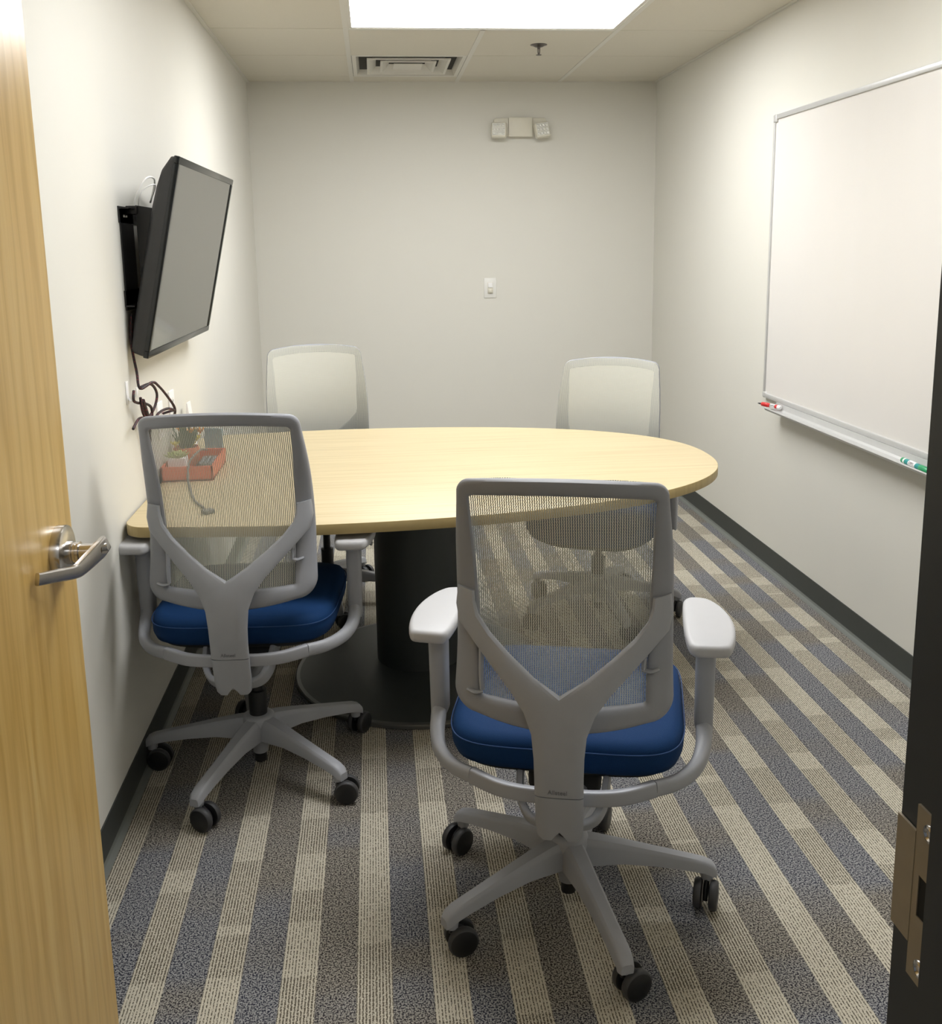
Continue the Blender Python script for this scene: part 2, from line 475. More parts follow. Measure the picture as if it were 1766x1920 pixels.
# strike plate with latch hole, lip and two screws
bm = BM()
zc = .934; yA, yB = YF-.014, YF-.042
def sp(lo, hi, mi=0): box(bm, lo, hi, mi=mi)
sp((XJ-.0022, yB, zc+.018), (XJ+.001, yA, zc+.076)); sp((XJ-.0022, yB, zc-.076), (XJ+.001, yA, zc-.018))
sp((XJ-.0022, yB+.020, zc-.018), (XJ+.001, yA, zc+.018)); sp((XJ-.0022, yB, zc-.018), (XJ+.001, yB+.006, zc+.018))
sp((XJ-.0012, yB+.006, zc-.018), (XJ+.001, yB+.020, zc+.018), 1)
for lo, hi in (((XJ-.0026, yA, zc-.048), (XJ-.0004, YF+.013, zc+.052)),): sp(lo, hi)
tube(bm, [(XJ-.0015, YF+.012, zc), (XJ+.004, YF+.020, zc)], [(.0012, .05), (.0012, .046)], n=8, sub=2, power=6)
plate = mesh_obj('strike_plate', bm, ['strike', 'vent_dark'], frame, 30); plate['label'] = 'worn steel strike plate with latch hole'
for zz in (zc+.060, zc-.060):
    bm = BM(); M = Matrix.Translation((XJ-.002, (yA+yB)/2-.004, zz)) @ Matrix.Rotation(-PI/2, 4, 'Y')
    lathe(bm, [(.0078, 0), (.0074, .0012), (.005, .0018), (.0035, .0004), (.001, .0004)], 16, M); mesh_obj('screw', bm, 'chrome', plate)

# door leaf, opened ninety degrees along the left wall
XD = .178
bm = BM(); box(bm, (XD-.044, -5.272, .012), (XD, -4.358, DH-.01), bev=.0015, seg=1)
for f in bm.faces:
    if abs(f.normal.x) < .9: f.material_index = 1
door = struct('door_1', bm, ['door', 'dooredge'])
# lever set: rosette, neck, lever, lock cylinder
hy, hz = -4.436, .985
Mh = Matrix.Translation((XD, hy, hz)) @ Matrix.Rotation(PI/2, 4, 'Y')
handle = empty('door_handle', (0, 0, 0), 0, door)
bm = BM(); lathe(bm, [(.0445, -.001), (.0448, .012), (.0435, .0150), (.033, .0178), (.022, .0185)], 48, Mh); mesh_obj('rosette', bm, 'chrome', handle, 28)
bm = BM(); lathe(bm, [(.0185, .018), (.0185, .024), (.0165, .025), (.0165, .029), (.0178, .030), (.0175, .034), (.0135, .0345), (.0135, .060)], 32, Mh)
mesh_obj('neck', bm, 'chrome', handle, 28)
bm = BM()
P = [(XD+.072, hy+.012, hz+.012), (XD+.064, hy-.004, hz+.003), (XD+.046, hy-.034, hz-.013), (XD+.038, hy-.050, hz-.016), (XD+.026, hy-.080, hz-.010), (XD+.008, hy-.124, hz-.001)]
tube(bm, P, [(.0045, .013), (.0060, .0150), (.0055, .0125), (.0050, .0105), (.0045, .0098), (.0040, .0095)], n=16, sub=4, up=(0, 0, 1), power=5)
mesh_obj('lever', bm, 'chrome', handle, 40)
bm = BM(); M = Matrix.Translation((XD+.066, hy-.001, hz+.004)) @ Matrix.Rotation(math.radians(28), 4, 'Z') @ Matrix.Rotation(PI/2, 4, 'Y')
lathe(bm, [(.0085, 0), (.0085, .0085), (.0075, .0092), (.002, .0094)], 24, M); box(bm, (-.0009, -.0035, .0092), (.0009, .0035, .0098), M=M, mi=1)
mesh_obj('lock_cylinder', bm, ['chrome', 'vent_dark'], handle, 30)

# ------------------------------------------------------------------ ceiling fixtures
def ceiling_light(y0, y1, label, dm='diffuser'):
    r = empty('ceiling_light', ((xs[1]+xs[3])/2, (y0+y1)/2, H))
    tag(r, label, 'light', 'flat ceiling light panels')
    hx, hyy = (xs[3]-xs[1])/2-tw, abs(y1-y0)/2-tw
    bm = BM(); f = .016
    box(bm, (-hx, -hyy, .000), (hx, -hyy+f, .012)); box(bm, (-hx, hyy-f, .000), (hx, hyy, .012))
    box(bm, (-hx, -hyy+f, .000), (-hx+f, hyy-f, .012)); box(bm, (hx-f, -hyy+f, .000), (hx, hyy-f, .012))
    mesh_obj('frame', bm, 'tee', r)
    bm = BM(); box(bm, (-hx+f, -hyy+f, .004), (hx-f, hyy-f, .010)); mesh_obj('diffuser', bm, dm, r)
ceiling_light(ys[3], ys[4], 'bright flat white light panel in the ceiling beyond the table')
ceiling_light(ys[6], ys[7], 'flat white light panel in the ceiling over the nearest chair', 'diffuser_near')
bm = BM(); box(bm, (.3, -6.9, H+.135), (1.5, -6.3, H+.149)); o = mesh_obj('corridor_light', bm, 'hall_diffuser'); tag(o, 'flat white corridor light panel behind the doorway', 'light')

# supply air diffuser
def vent():
    x0, x1, y1, y0 = xs[1]+tw+.002, xs[2]-tw-.002, ys[1]-.005, ys[2]+.005
    cx, cyy = (x0+x1)/2, (y0+y1)/2; hx, hy_ = (x1-x0)/2, (y1-y0)/2
    r = empty('ceiling_vent', (cx, cyy, H)); tag(r, 'square white louvred air vent in the ceiling by the back wall', 'vent')
    def frus(bm, a, za, b, zb, th=.0015):
        A = [bm.verts.new((sx*hx*a, sy*hy_*a, za)) for sx, sy in ((-1, -1), (1, -1), (1, 1), (-1, 1))]
        B = [bm.verts.new((sx*hx*b, sy*hy_*b, zb)) for sx, sy in ((-1, -1), (1, -1), (1, 1), (-1, 1))]
        for k in range(4): bm.faces.new((A[k], A[(k+1) % 4], B[(k+1) % 4], B[k]))
    bm = BM(); frus(bm, 1, -.001, .93, -.001); frus(bm, .93, -.001, .86, .045); frus(bm, 1, -.001, 1, .02); mesh_obj('frame', bm, 'tee', r, 20)
    for a, b in ((.74, .60), (.50, .36)):
        bm = BM(); frus(bm, a, -.004, a-.045, -.004); frus(bm, a-.045, -.004, b-.06, .040); frus(bm, a, -.004, a, .003); mesh_obj('louvre', bm, 'tee', r, 20)
    bm = BM(); box(bm, (-hx*.26, -hy_*.26, -.003), (hx*.26, hy_*.26, .002), bev=.002); mesh_obj('centre_plate', bm, 'tee', r)
    bm = BM(); box(bm, (-hx, -hy_, .05), (hx, hy_, .055)); mesh_obj('duct', bm, 'vent_dark', r)
vent()
# sprinkler head
r = empty('sprinkler', (1.52, -1.075, H)); tag(r, 'small bronze sprinkler head hanging from the ceiling tile', 'sprinkler')
bm = BM(); lathe(bm, [(.041, 0), (.041, -.0015), (.030, -.004), (.020, -.010), (.010, -.013)], 28); mesh_obj('escutcheon', bm, 'bronze', r)
bm = BM(); lathe(bm, [(.008, -.010), (.007, -.018), (.004, -.020)], 16)
for s in (-1, 1): tube(bm, [(s*.005, 0, -.014), (s*.0055, 0, -.030), (s*.002, 0, -.046)], .0018, n=6, sub=3)
tube(bm, [(0, 0, -.020), (0, 0, -.044)], .0022, n=6, sub=1)
mesh_obj('body', bm, 'bronze', r)
bm = BM(); lathe(bm, [(.002, -.046), (.013, -.046), (.0135, -.048), (.002, -.049)], 20); mesh_obj('deflector', bm, 'bronze', r)

# ------------------------------------------------------------------ emergency light on the back wall
r = empty('emergency_light', (1.585, 0, 2.137)); tag(r, 'cream twin-head emergency light high on the back wall', 'emergency light')
bm = BM(); prism(bm, [(-.155, .010), (-.150, .004), (-.09, .004), (-.078, -.052), (.078, -.052), (.09, .004), (.150, .004), (.155, .010), (.155, .043), (.145, .052), (-.145, .052), (-.155, .043)], -.002, .030, bev=.003)
for v in bm.verts: v.co = Vector((v.co.x, -v.co.z, v.co.y))
mesh_obj('housing', bm, 'cream', r)
bm = BM(); box(bm, (-.071, -.050, -.056), (.071, -.028, .054), bev=.004); mesh_obj('cover', bm, 'cream', r)
for s, rz, ry in ((-1, -.35, .03), (1, .35, -.14)):
    M = Matrix.Translation((s*.128-.004, -.066, -.022)) @ Matrix.Rotation(rz*.5, 4, 'Z') @ Matrix.Rotation(-.18, 4, 'X') @ Matrix.Rotation(ry, 4, 'Y')
    bm = BM(); box(bm, (-.045, -.022, -.045), (.045, .022, .045), bev=.011, seg=3, M=M)
    tube(bm, [(s*.11, -.045, 0), (s*.095, -.02, .0)], .012, n=10, sub=1)
    hd = mesh_obj('lamp_head', bm, 'cream', r)
    bm = BM(); box(bm, (-.038, -.0235, -.034), (.038, -.021, .038), M=M)
    for a in range(4):
        for b in range(3):
            lathe(bm, [(.0080, 0), (.0072, .003), (.004, .0045), (.0008, .0018)], 10, M @ Matrix.Translation((-.0275+a*.0183, -.0235, -.022+b*.0235)) @ Matrix.Rotation(PI/2, 4, 'X'))
    mesh_obj('lens', bm, 'bulb', hd)

# light switch (occupancy sensor type)
r = empty('light_switch', (1.398, 0, 1.197)); tag(r, 'white wall switch with motion sensor on the back wall', 'switch')
bm = BM(); box(bm, (-.0375, -.007, -.060), (.0375, 0, .060), bev=.003, seg=2); mesh_obj('cover_plate', bm, 'white', r)
bm = BM(); box(bm, (-.0165, -.0105, -.034), (.0165, -.006, .034), bev=.001); mesh_obj('frame', bm, 'cream', r)
bm = BM(); box(bm, (-.0145, -.0145, .002), (.0145, -.009, .032), bev=.003, seg=3); s_ = mesh_obj('button', bm, 'offwhite', r)
bm = BM(); tube(bm, [(-.013, -.0100, -.017), (0, -.0175, -.017), (.013, -.0100, -.017)], [(.005, .014), (.006, .0145), (.005, .014)], n=12, sub=4); mesh_obj('sensor', bm, 'cream', r)

# ------------------------------------------------------------------ whiteboard
WY0, WY1, WZ0, WZ1 = -1.82, -4.26, .770, 1.975
r = empty('whiteboard', (W, (WY0+WY1)/2, (WZ0+WZ1)/2)); tag(r, 'large white dry-erase board with aluminium frame on the right wall', 'whiteboard')
hyb, hzb = abs(WY1-WY0)/2, (WZ1-WZ0)/2
bm = BM(); box(bm, (-.010, -hyb+.01, -hzb+.01), (0, hyb-.01, hzb-.01)); mesh_obj('writing_surface', bm, 'wb', r)
bm = BM()
fw_ = .020
box(bm, (-.018, -hyb, hzb-fw_), (0, hyb-.03, hzb), bev=.003); box(bm, (-.018, -hyb, -hzb), (0, hyb-.02, -hzb+fw_), bev=.003)
box(bm, (-.016, hyb-.016, -hzb+.02), (0, hyb, hzb-.03), bev=.003); box(bm, (-.016, -hyb, -hzb+.02), (0, -hyb+.016, hzb-.03), bev=.003)
mesh_obj('frame', bm, 'alu_light', r)
for z0, z1 in ((hzb-.032, hzb+.001), (-hzb-.001, -hzb+.026)):
    bm = BM(); box(bm, (-.019, hyb-.036, z0), (0, hyb+.001, z1), bev=.006, seg=3); mesh_obj('corner_cap', bm, 'alu_light', r)
# marker tray: curved extrusion under the board
bm = BM(); prof = [(0, .000), (-.020, .000), (-.022, -.022), (-.030, -.028), (-.058, -.029), (-.066, -.024), (-.072, -.019), (-.074, -.023), (-.068, -.032), (-.058, -.035), (-.028, -.034), (0, -.034)]
ya, yb_ = hyb-.16, -hyb+.10
R = [[bm.verts.new((a, y, -hzb+b)) for a, b in prof] for y in (ya, yb_)]
n = len(prof)
for k in range(n): bm.faces.new((R[0][k], R[0][(k+1) % n], R[1][(k+1) % n], R[1][k]))
bm.faces.new(R[0]); bm.faces.new(list(reversed(R[1])))
mesh_obj('marker_tray', bm, 'alu_light', r, 20)

def marker(a, b, rad, label, mats, word, name='dry_erase_marker'):
    """a = barrel end, b = cap end"""
    a, b = Vector(a), Vector(b); d = (b-a); L = d.length; d.normalize()
    q = d.to_track_quat('Z', 'Y').to_matrix().to_4x4()
    r = empty(name, a); r.rotation_mode = 'QUATERNION'; r.rotation_quaternion = d.to_track_quat('Z', 'Y')
    tag(r, label, 'marker', 'dry erase markers on the whiteboard tray')
    bm = BM(); lathe(bm, [(rad*.7, 0), (rad*.95, .002), (rad, .006), (rad, L*.16)], 20); mesh_obj('end_plug', bm, mats[0], r)
    bm = BM(); lathe(bm, [(rad*.98, L*.16), (rad*.98, L*.66)], 20); lb = mesh_obj('barrel', bm, mats[1], r)
    bm = BM(); lathe(bm, [(rad*.99, L*.28), (rad*1.01, L*.29), (rad*1.01, L*.52), (rad*.99, L*.53)], 20, cap=True); mesh_obj('label_band', bm, 'offwhite', lb)
    bm = BM(); lathe(bm, [(rad*1.0, L*.66), (rad*1.08, L*.67), (rad*1.02, L*.97), (rad*.7, L)], 20); mesh_obj('cap', bm, mats[2], r)
    # lettering wraps onto the side that faces the room
    return r, lb, L
tz = WZ0-.029
rd, lb, L = marker((W-.030, -2.055, tz+.018), (W-.074, -1.955, tz+.0200), .0088, 'red dry erase marker resting over the far end of the board tray', ('offwhite', 'red', 'red'), 'EXPO')
tip = BM(); lathe(tip, [(.004, L), (.0035, L+.012), (.0015, L+.022)], 12); mesh_obj('clip_end', tip, 'ink', rd)
gr_, lg, Lg = marker((W-.052, -3.062, tz+.0130), (W-.060, -3.235, tz+.013), .0095, 'green and teal dry erase marker on the near part of the board tray', ('green', 'tealm', 'green'), 'EXPO')
bm = BM(); lathe(bm, [(.0098, .016), (.0100, .017), (.0100, .024), (.0098, .025)], 20); mesh_obj('ring', bm, 'offwhite', gr_)
# brand lettering on the labels, as in the photo
def side_text(lbl, L, rad, flip):
    for ang in (0,):
        pass
for lblobj, rootobj, LL, rad in ((lb, rd, L, .0088), (lg, gr_, Lg, .0095)):
    bpy.context.view_layer.update()
    mw = rootobj.rotation_quaternion.to_matrix().to_4x4(); mw.translation = rootobj.location
    inv = mw.inverted()
    mid = mw @ Vector((0, 0, LL*.405))
    cam = Vector((-.62, -.72, .25)).normalized()
    ax = (mw.to_3x3() @ Vector((0, 0, 1))).normalized()
    nrm = (cam-ax*cam.dot(ax)).normalized()
    xd = -ax if ax.y > 0 else ax
    xd = ax if xd.cross(Vector((0, 0, 1))).dot(nrm) > 0 and False else xd
    yd = nrm.cross(xd)
    if yd.z < 0: xd = -xd; yd = nrm.cross(xd)
    M = Matrix((xd, yd, nrm)).transposed().to_4x4(); M.translation = mid+nrm*(rad*1.02)
    text_obj('lettering', 'EXPO', .0115, 'ink', lblobj, inv @ M, .0002)

# ------------------------------------------------------------------ television on its wall mount
r = empty('television_mount', (0, -2.82, 1.43)); tag(r, 'black steel television mount bolted to the left wall', 'mount')
bm = BM()
box(bm, (0, -.345, .100), (.004, .36, .145)); box(bm, (0, -.345, -.130), (.004, .36, -.085)); box(bm, (0, -.335, -.14), (.004, -.19, .145)); box(bm, (0, .20, -.14), (.004, .36, .145))
box(bm, (.004, -.345, .138), (.030, .36, .142)); box(bm, (.004, -.345, -.130), (.026, .36, -.126))
mesh_obj('wall_plate', bm, 'black', r)
for yy in (-.24, .20):
    bm = BM()
    # bracket follows the tilted back of the set
    prof = [(.028, .150), (.085, .140), (.066, .020), (.045, -.135), (.028, -.130)]
    A = [bm.verts.new((a, yy-.016, b)) for a, b in prof]; B = [bm.verts.new((a, yy+.016, b)) for a, b in prof]
    for k in range(5): bm.faces.new((A[k], A[(k+1) % 5], B[(k+1) % 5], B[k]))
    bm.faces.new(A); bm.faces.new(list(reversed(B)))
    box(bm, (.004, yy-.03, .125), (.034, yy+.03, .148), bev=.002)
    mesh_obj('tilt_bracket', bm, 'black', r)
for yy, zz in ((-.295, .128), (-.270, .128)):
    bm = BM(); lathe(bm, [(.006, 0), (.005, .004), (.001, .005)], 12, Matrix.Translation((.004, yy, zz-.008)) @ Matrix.Rotation(PI/2, 4, 'Y')); mesh_obj('bolt', bm, 'chrome', r)

tv = empty('television', (.124, -2.728, 1.430)); tv.rotation_euler = (0, .2242, -.0126)
tag(tv, 'flat black television tilted downward on the left wall', 'television')
tw_, th_ = .946/2, .558/2
bm = BM()
b = .020
box(bm, (-.012, -tw_, -th_), (.004, tw_, -th_+b), bev=.003); box(bm, (-.012, -tw_, th_-b), (.004, tw_, th_), bev=.003)
box(bm, (-.012, -tw_, -th_+b), (.004, -tw_+b, th_-b), bev=.002); box(bm, (-.012, tw_-b, -th_+b), (.004, tw_, th_-b), bev=.002)
mesh_obj('bezel', bm, 'blackgloss', tv)
bm = BM(); box(bm, (-.006, -tw_+b*.9, -th_+b*.9), (.0005, tw_-b*.9, th_-b*.9)); mesh_obj('screen', bm, 'screen', tv)
bm = BM(); rings = []
def rr(hy_, hz0, hz1, x, rad=.02, n=4):
    out = []
    for cyc, czc, a0 in ((hy_-rad, hz1-rad, 0), (-hy_+rad, hz1-rad, 90), (-hy_+rad, hz0+rad, 180), (hy_-rad, hz0+rad, 270)):
        for k in range(n+1):
            a = math.radians(a0+90*k/n); out.append(Vector((x, cyc+rad*math.cos(a), czc+rad*math.sin(a))))
    return out
for x, hy_, h0, h1 in ((-.010, tw_-.001, -th_+.001, th_-.001), (-.022, tw_-.002, -th_+.002, th_-.004), (-.040, tw_-.006, -th_+.005, th_-.040), (-.048, tw_-.014, -th_+.012, th_-.080), (-.060, tw_-.05, -th_+.04, th_-.15), (-.066, tw_-.14, -th_+.12, th_-.22), (-.068, tw_-.20, -th_+.16, th_-.26)):
    rings.append(rr(hy_, h0, h1, x))
loft(bm, rings); mesh_obj('back_cover', bm, 'tvback', tv, 50)

# thin white cable looped behind the set
bm = BM(); tube(bm, [(.012, -2.80, 1.60), (.05, -2.90, 1.66), (.04, -2.99, 1.655), (.015, -3.03, 1.58), (.04, -2.97, 1.54), (.075, -2.90, 1.555), (.07, -2.86, 1.60)], .0028, n=8)
tube(bm, [(.015, -2.82, 1.60), (.055, -2.92, 1.645), (.03, -3.00, 1.62), (.02, -2.98, 1.56), (.06, -2.90, 1.56)], .0022, n=8)
o = mesh_obj('cable', bm, 'white'); tag(o, 'thin white cable looped between the television and the wall', 'cable')

# dark power cord hanging from the television over a white hook
bm = BM()
def X0(y, z, x=.022): return (x, y, z)
tube(bm, [X0(-3.15, 1.28, .012), X0(-3.17, 1.20, .010), X0(-3.185, 1.12), X0(-3.195, 1.075, .03), X0(-3.13, 1.083, .05), X0(-3.07, 1.062, .055), X0(-2.98, 1.015, .06), X0(-2.90, .97, .06), X0(-2.855, .935, .045), X0(-2.85, .906, .012)], .0040, n=8)
tube(bm, [X0(-3.235, 1.075), X0(-3.245, 1.05), X0(-3.20, 1.035), X0(-3.17, 1.03, .03), X0(-3.125, 1.01, .04), X0(-3.125, .975, .04), X0(-3.14, .945, .035), X0(-3.13, .90, .03), X0(-3.11, .84, .02), X0(-3.10, .78, .015), X0(-3.09, .742, .018)], .0040, n=8)
tube(bm, [X0(-3.195, 1.078, .03), X0(-3.13, 1.078, .045), X0(-3.085, 1.045, .05), X0(-3.095, 1.01, .045), X0(-3.14, .985, .035), X0(-3.20, .990), X0(-3.275, .975)], .0040, n=8)
tube(bm, [X0(-3.20, 1.05, .03), X0(-3.18, 1.00, .03), X0(-3.135, .965, .04), X0(-3.08, .985, .05), X0(-3.00, .985, .06), X0(-2.91, .965, .06), X0(-2.86, .955, .04), X0(-2.85, .946, .012)], .0040, n=8)
tube(bm, [X0(-3.19, 1.04, .032), X0(-3.165, 1.0, .034), X0(-3.15, .97, .036), X0(-3.145, .95, .036)], .008, n=8)
o = mesh_obj('braided_cord', bm, 'cord'); tag(o, 'dark red-flecked braided cord knotted on a hook below the television', 'cord')
bm = BM(); tube(bm, [(0, -3.225, 1.055), (.012, -3.225, 1.045), (.026, -3.225, 1.060), (.028, -3.225, 1.082)], [(.007, .003)]*4, n=8); box(bm, (0, -3.237, 1.035), (.003, -3.213, 1.10), bev=.001)
o = mesh_obj('cord_hook', bm, 'offwhite'); tag(o, 'small white adhesive hook holding the dark cord', 'hook')

# outlets on the left wall
def outlet(y, z, label):
    r = empty('power_outlet', (0, y, z)); tag(r, label, 'outlet', 'wall outlets beside the table')
    bm = BM(); box(bm, (0, -.036, -.058), (.006, .036, .058), bev=.002); mesh_obj('cover_plate', bm, 'offwhite', r)
    for dz in (.020, -.020):
        bm = BM(); lathe(bm, [(.017, 0), (.017, .002), (.0165, .0025), (.001, .0025)], 20, Matrix.Translation((.0055, 0, dz)) @ Matrix.Rotation(PI/2, 4, 'Y'))
        s0 = mesh_obj('socket', bm, 'white', r)
        bm = BM(); box(bm, (.0075, -.007, dz-.001), (.0085, -.005, dz+.008)); box(bm, (.0075, .005, dz-.001), (.0085, .007, dz+.007)); box(bm, (.0075, -.002, dz-.010), (.0085, .002, dz-.006)); mesh_obj('slot', bm, 'gap', s0)
outlet(-2.665, .935, 'white wall outlet farther from the door, beside the white card')
outlet(-2.85, .925, 'white wall outlet nearer the door, behind the hanging cord')

# ------------------------------------------------------------------ table
TZ = .737; TT = .029
tab = empty('meeting_table', (.81, -2.74, 0)); tag(tab, 'pale maple oval meeting table with its flat end against the left wall', 'table')
out = []
xc, a_, b_, yc, nn = .50, 1.315, .685, -2.785, 2.3
for k in range(97):
    t = -PI/2+PI*k/96; c, s = math.cos(t), math.sin(t)
    out.append((xc+a_*abs(c)**(2/nn), yc+b_*math.copysign(abs(s)**(2/nn), s)))
for k in range(1, 8): out.append((xc-k*(xc-.10)/8, yc+b_-.003-.030*(k/8)**1.5))
rc = .07; x0 = .006; yt = yc+b_-.036
for k in range(9):
    a = math.radians(90+90*k/8); out.append((x0+rc+rc*math.cos(a), yt-rc+rc*math.sin(a)))
yb0 = yc-b_+.045
for k in range(9):
    a = math.radians(180+90*k/8); out.append((x0+rc+rc*math.cos(a), yb0+rc+rc*math.sin(a)))
for k in range(7, 0, -1): out.append((xc-k*(xc-.10)/8, yc-b_+.003+.040*(k/8)**1.5))
cl = [out[0]]
for p in out[1:]:
    if (Vector(p)-Vector(cl[-1])).length > .004: cl.append(p)
out = [(x-.81, y+2.74) for x, y in cl]
bm = BM(); prism(bm, out, TZ-TT, TZ, bev=.0015, mi=0, mi_side=1, layers=2)
mesh_obj('tabletop', bm, ['tabletop', 'tableedge'], tab, 30)
bm = BM(); lathe(bm, [(.150, .016), (.150, TZ-TT-.012), (.17, TZ-TT-.010), (.17, TZ-TT)], 64, Matrix.Translation((0, .045, 0)))
mesh_obj('column', bm, 'pedestal', tab, 30)
bm = BM(); lathe(bm, [(.430, 0), (.441, .003), (.441, .013), (.437, .0165), (.425, .018), (.15, .022)], 96, Matrix.Translation((.008, -.035, 0)))
for f in bm.faces:
    c = f.calc_center_median(); 
    if (Vector((c.x-.008, c.y+.035))).length > .427 and c.z < .0175: f.material_index = 1
mesh_obj('base_disc', bm, ['pedestal', 'pedestal_rim'], tab, 30)

# ------------------------------------------------------------------ office chair
def yb(z, x=0):
    return smooth_lerp([.28, .40, .52, .58, .66, .74, .84, .94, 1.04], [-.22, -.235, -.245, -.238, -.217, -.207, -.220, -.250, -.288], z) + .048*(x/.2)**2
ZT, ZB = 1.045, .542
def half(z): return smooth_lerp([.54, .58, .66, .78, .90, 1.0, 1.04], [.210, .213, .211, .210, .206, .197, .193], z)
def half_in(z): return smooth_lerp([.58, .66, .80, .92, 1.01], [.160, .162, .166, .170, .173], z)
def backrest_outline(N=112):
    O, I = [], []
    def rrect(hw, zb, zt, rb, rt, sag):
        pts = []
        seg = 14
        # start bottom centre, go right, up, left, down
        for k in range(seg): pts.append((k/seg*(hw(zb)-rb), zb+sag*(k/seg)**2))
        for k in range(9):
            a = -PI/2+PI/2*k/8; pts.append((hw(zb+rb)-rb+rb*math.cos(a), zb+sag+rb+rb*math.sin(a)))
        for k in range(1, seg*2): 
            z = zb+sag+rb+(zt-rt-zb-sag-rb)*k/(seg*2); pts.append((hw(z), z))
        for k in range(9):
            a = PI/2*k/8; pts.append((hw(zt-rt)-rt+rt*math.cos(a), zt-rt+rt*math.sin(a)))
        for k in range(seg): pts.append(((1-(k+1)/seg)*(hw(zt-rt)-rt), zt))
        right = pts; left = [(-x, z) for x, z in reversed(pts[1:-1])]
        return right+left
    O = rrect(half, ZB-.004, ZT, .045, .026, .016)
    I = rrect(half_in, ZB+.043, 1.012, .006, .010, .004)
    def arch(L): return [(x, z-.015*(x/.19)**2*max(0, min(1, (z-.80)/.2))) for x, z in L]
    O, I = arch(O), arch(I)
    return O, I
OUT_, INN_ = backrest_outline()
def chair_mesh_parts(root):
    P = {}
    # --- seat cushion
    so = []
    for k in range(64):
        a = 2*PI*k/64; c, s = math.cos(a), math.sin(a); e = 2/(5.6 if s < 0 else 4.0)
        hx = .243+.010*s
        so.append((hx*math.copysign(abs(c)**e, c), .045+.252*math.copysign(abs(s)**e, s)))
    bm = BM(); N = len(so); rings = []
    st = [(.86, .418), (.93, .420), (.975, .428), (1.0, .445), (1.004, .462), (.992, .478), (.965, .489), (.90, .495), (.7, .497), (.4, .493), (.12, .491)]
    for sc, z in st:
        ring = []
        for x, y in so:
            yy = .045+(y-.045)*sc; zz = z
            if yy > .20: zz -= (yy-.20)**2*1.6     # waterfall front
            ring.append(Vector((x*sc, yy, zz)))
        rings.append(ring)
    loft(bm, rings); P['seat'] = seat = mesh_obj('seat', bm, 'fabric', root, 60)
    bm = BM(); pts = [Vector((x*1.006, .045+(y-.045)*1.006, .474-(max(0, y-.20)**2)*1.6)) for x, y in so]; pts.append(pts[0])
    tube(bm, pts, .0013, n=6, sub=1, cap=False); mesh_obj('seam', bm, 'piping', seat)
    bm = BM(); rings = []
    for sc, z in ((.55, .385), (.80, .398), (.90, .412), (.91, .421)):
        rings.append([Vector((x*sc, .045+(y-.045)*sc, z-(max(0, y-.20)**2)*1.2)) for x, y in so])
    loft(bm, rings); mesh_obj('seat_shell', bm, 'navy', root, 50)
    # --- backrest frame ring
    bm = BM(); rings = []
    n = len(OUT_)
    for k in range(n):
        (xo, zo), (xi, zi) = OUT_[k], INN_[k]
        # cross section from outer front around back to inner front
        th = .020
        ring = []
        for t, d in ((0.06, .000), (0, -.004), (0, -.013), (.10, -.019), (.28, -.0215), (.72, -.0215), (.92, -.019), (1, -.014), (1, -.003), (.95, .000)):
            x = xo+(xi-xo)*t; z = zo+(zi-zo)*t
            ring.append(Vector((x, yb(z, x)+d, z)))
        rings.append(ring)
    loft(bm, rings, closed=True); fr = mesh_obj('backrest_frame', bm, 'greyframe', root, 50)
    # lumbar brackets sit on the inner edge of the frame, low
    for s in (-1, 1):
        bm = BM()
        z0 = .600 if s < 0 else .655
        tube(bm, [(s*.155, yb(z0, .155)-.016, z0), (s*.157, yb(z0+.03, .155)-.018, z0+.03), (s*.158, yb(.68, .155)-.018, .680), (s*.160, yb(.71, .155)-.014, .720)], [(.010, .004), (.012, .005), (.012, .005), (.009, .004)], n=10, sub=4, up=(1, 0, 0))
        tube(bm, [(s*.153, yb(z0, .155)-.020, z0), (s*.168, yb(z0, .17)-.028, z0-.002), (s*.184, yb(z0, .18)-.028, z0+.002)], [(.005, .003), (.007, .0035), (.005, .003)], n=8, sub=4)
        lb_ = mesh_obj('lumbar_handle', bm, 'grey', fr)
        if s < 0:
            bm = BM(); lathe(bm, [(.004, 0), (.004, .0012)], 12, Matrix.Translation((s*.157, yb(.64, .155)-.0235, .642)) @ Matrix.Rotation(PI/2, 4, 'X')); o_ = mesh_obj('rivet', bm, 'vent_dark', fr)
    # --- mesh fabric wrapped over the front of the frame
    bm = BM(); rows = []
    nz, nx = 46, 24
    for j in range(nz+1):
        z = (ZB-.004)+(ZT-.004-(ZB-.004))*j/nz
        # half width from the outline polygon
        hw = 0
        for k in range(len(OUT_)):
            (x1_, z1_), (x2_, z2_) = OUT_[k], OUT_[(k+1) % len(OUT_)]
            if (z1_-z)*(z2_-z) <= 0 and z1_ != z2_ and max(x1_, x2_) > 0:
                t = (z-z1_)/(z2_-z1_); hw = max(hw, x1_+(x2_-x1_)*t)
        hw = max(.0, hw-.002)
        rows.append([bm.verts.new((hw*(2*i/nx-1), yb(z, hw*(2*i/nx-1))+.0025, z)) for i in range(nx+1)])
    for j in range(nz):
        for i in range(nx):
            try: bm.faces.new((rows[j][i], rows[j][i+1], rows[j+1][i+1], rows[j+1][i]))
            except ValueError: pass
    mesh_obj('backrest_mesh', bm, 'mesh', root, 60)
    # --- Y shaped back support
    inner = [(.171, .797), (.169, .776), (.162, .752), (.137, .722), (.098, .688), (.048, .650), (.0, .619), (.0, .57), (.0, .51), (.0, .46), (.0, .422)]
    outer = [(.205, .802), (.209, .765), (.202, .733), (.170, .700), (.132, .662), (.094, .624), (.067, .588), (.052, .547), (.0475, .50), (.0465, .46), (.0465, .422)]
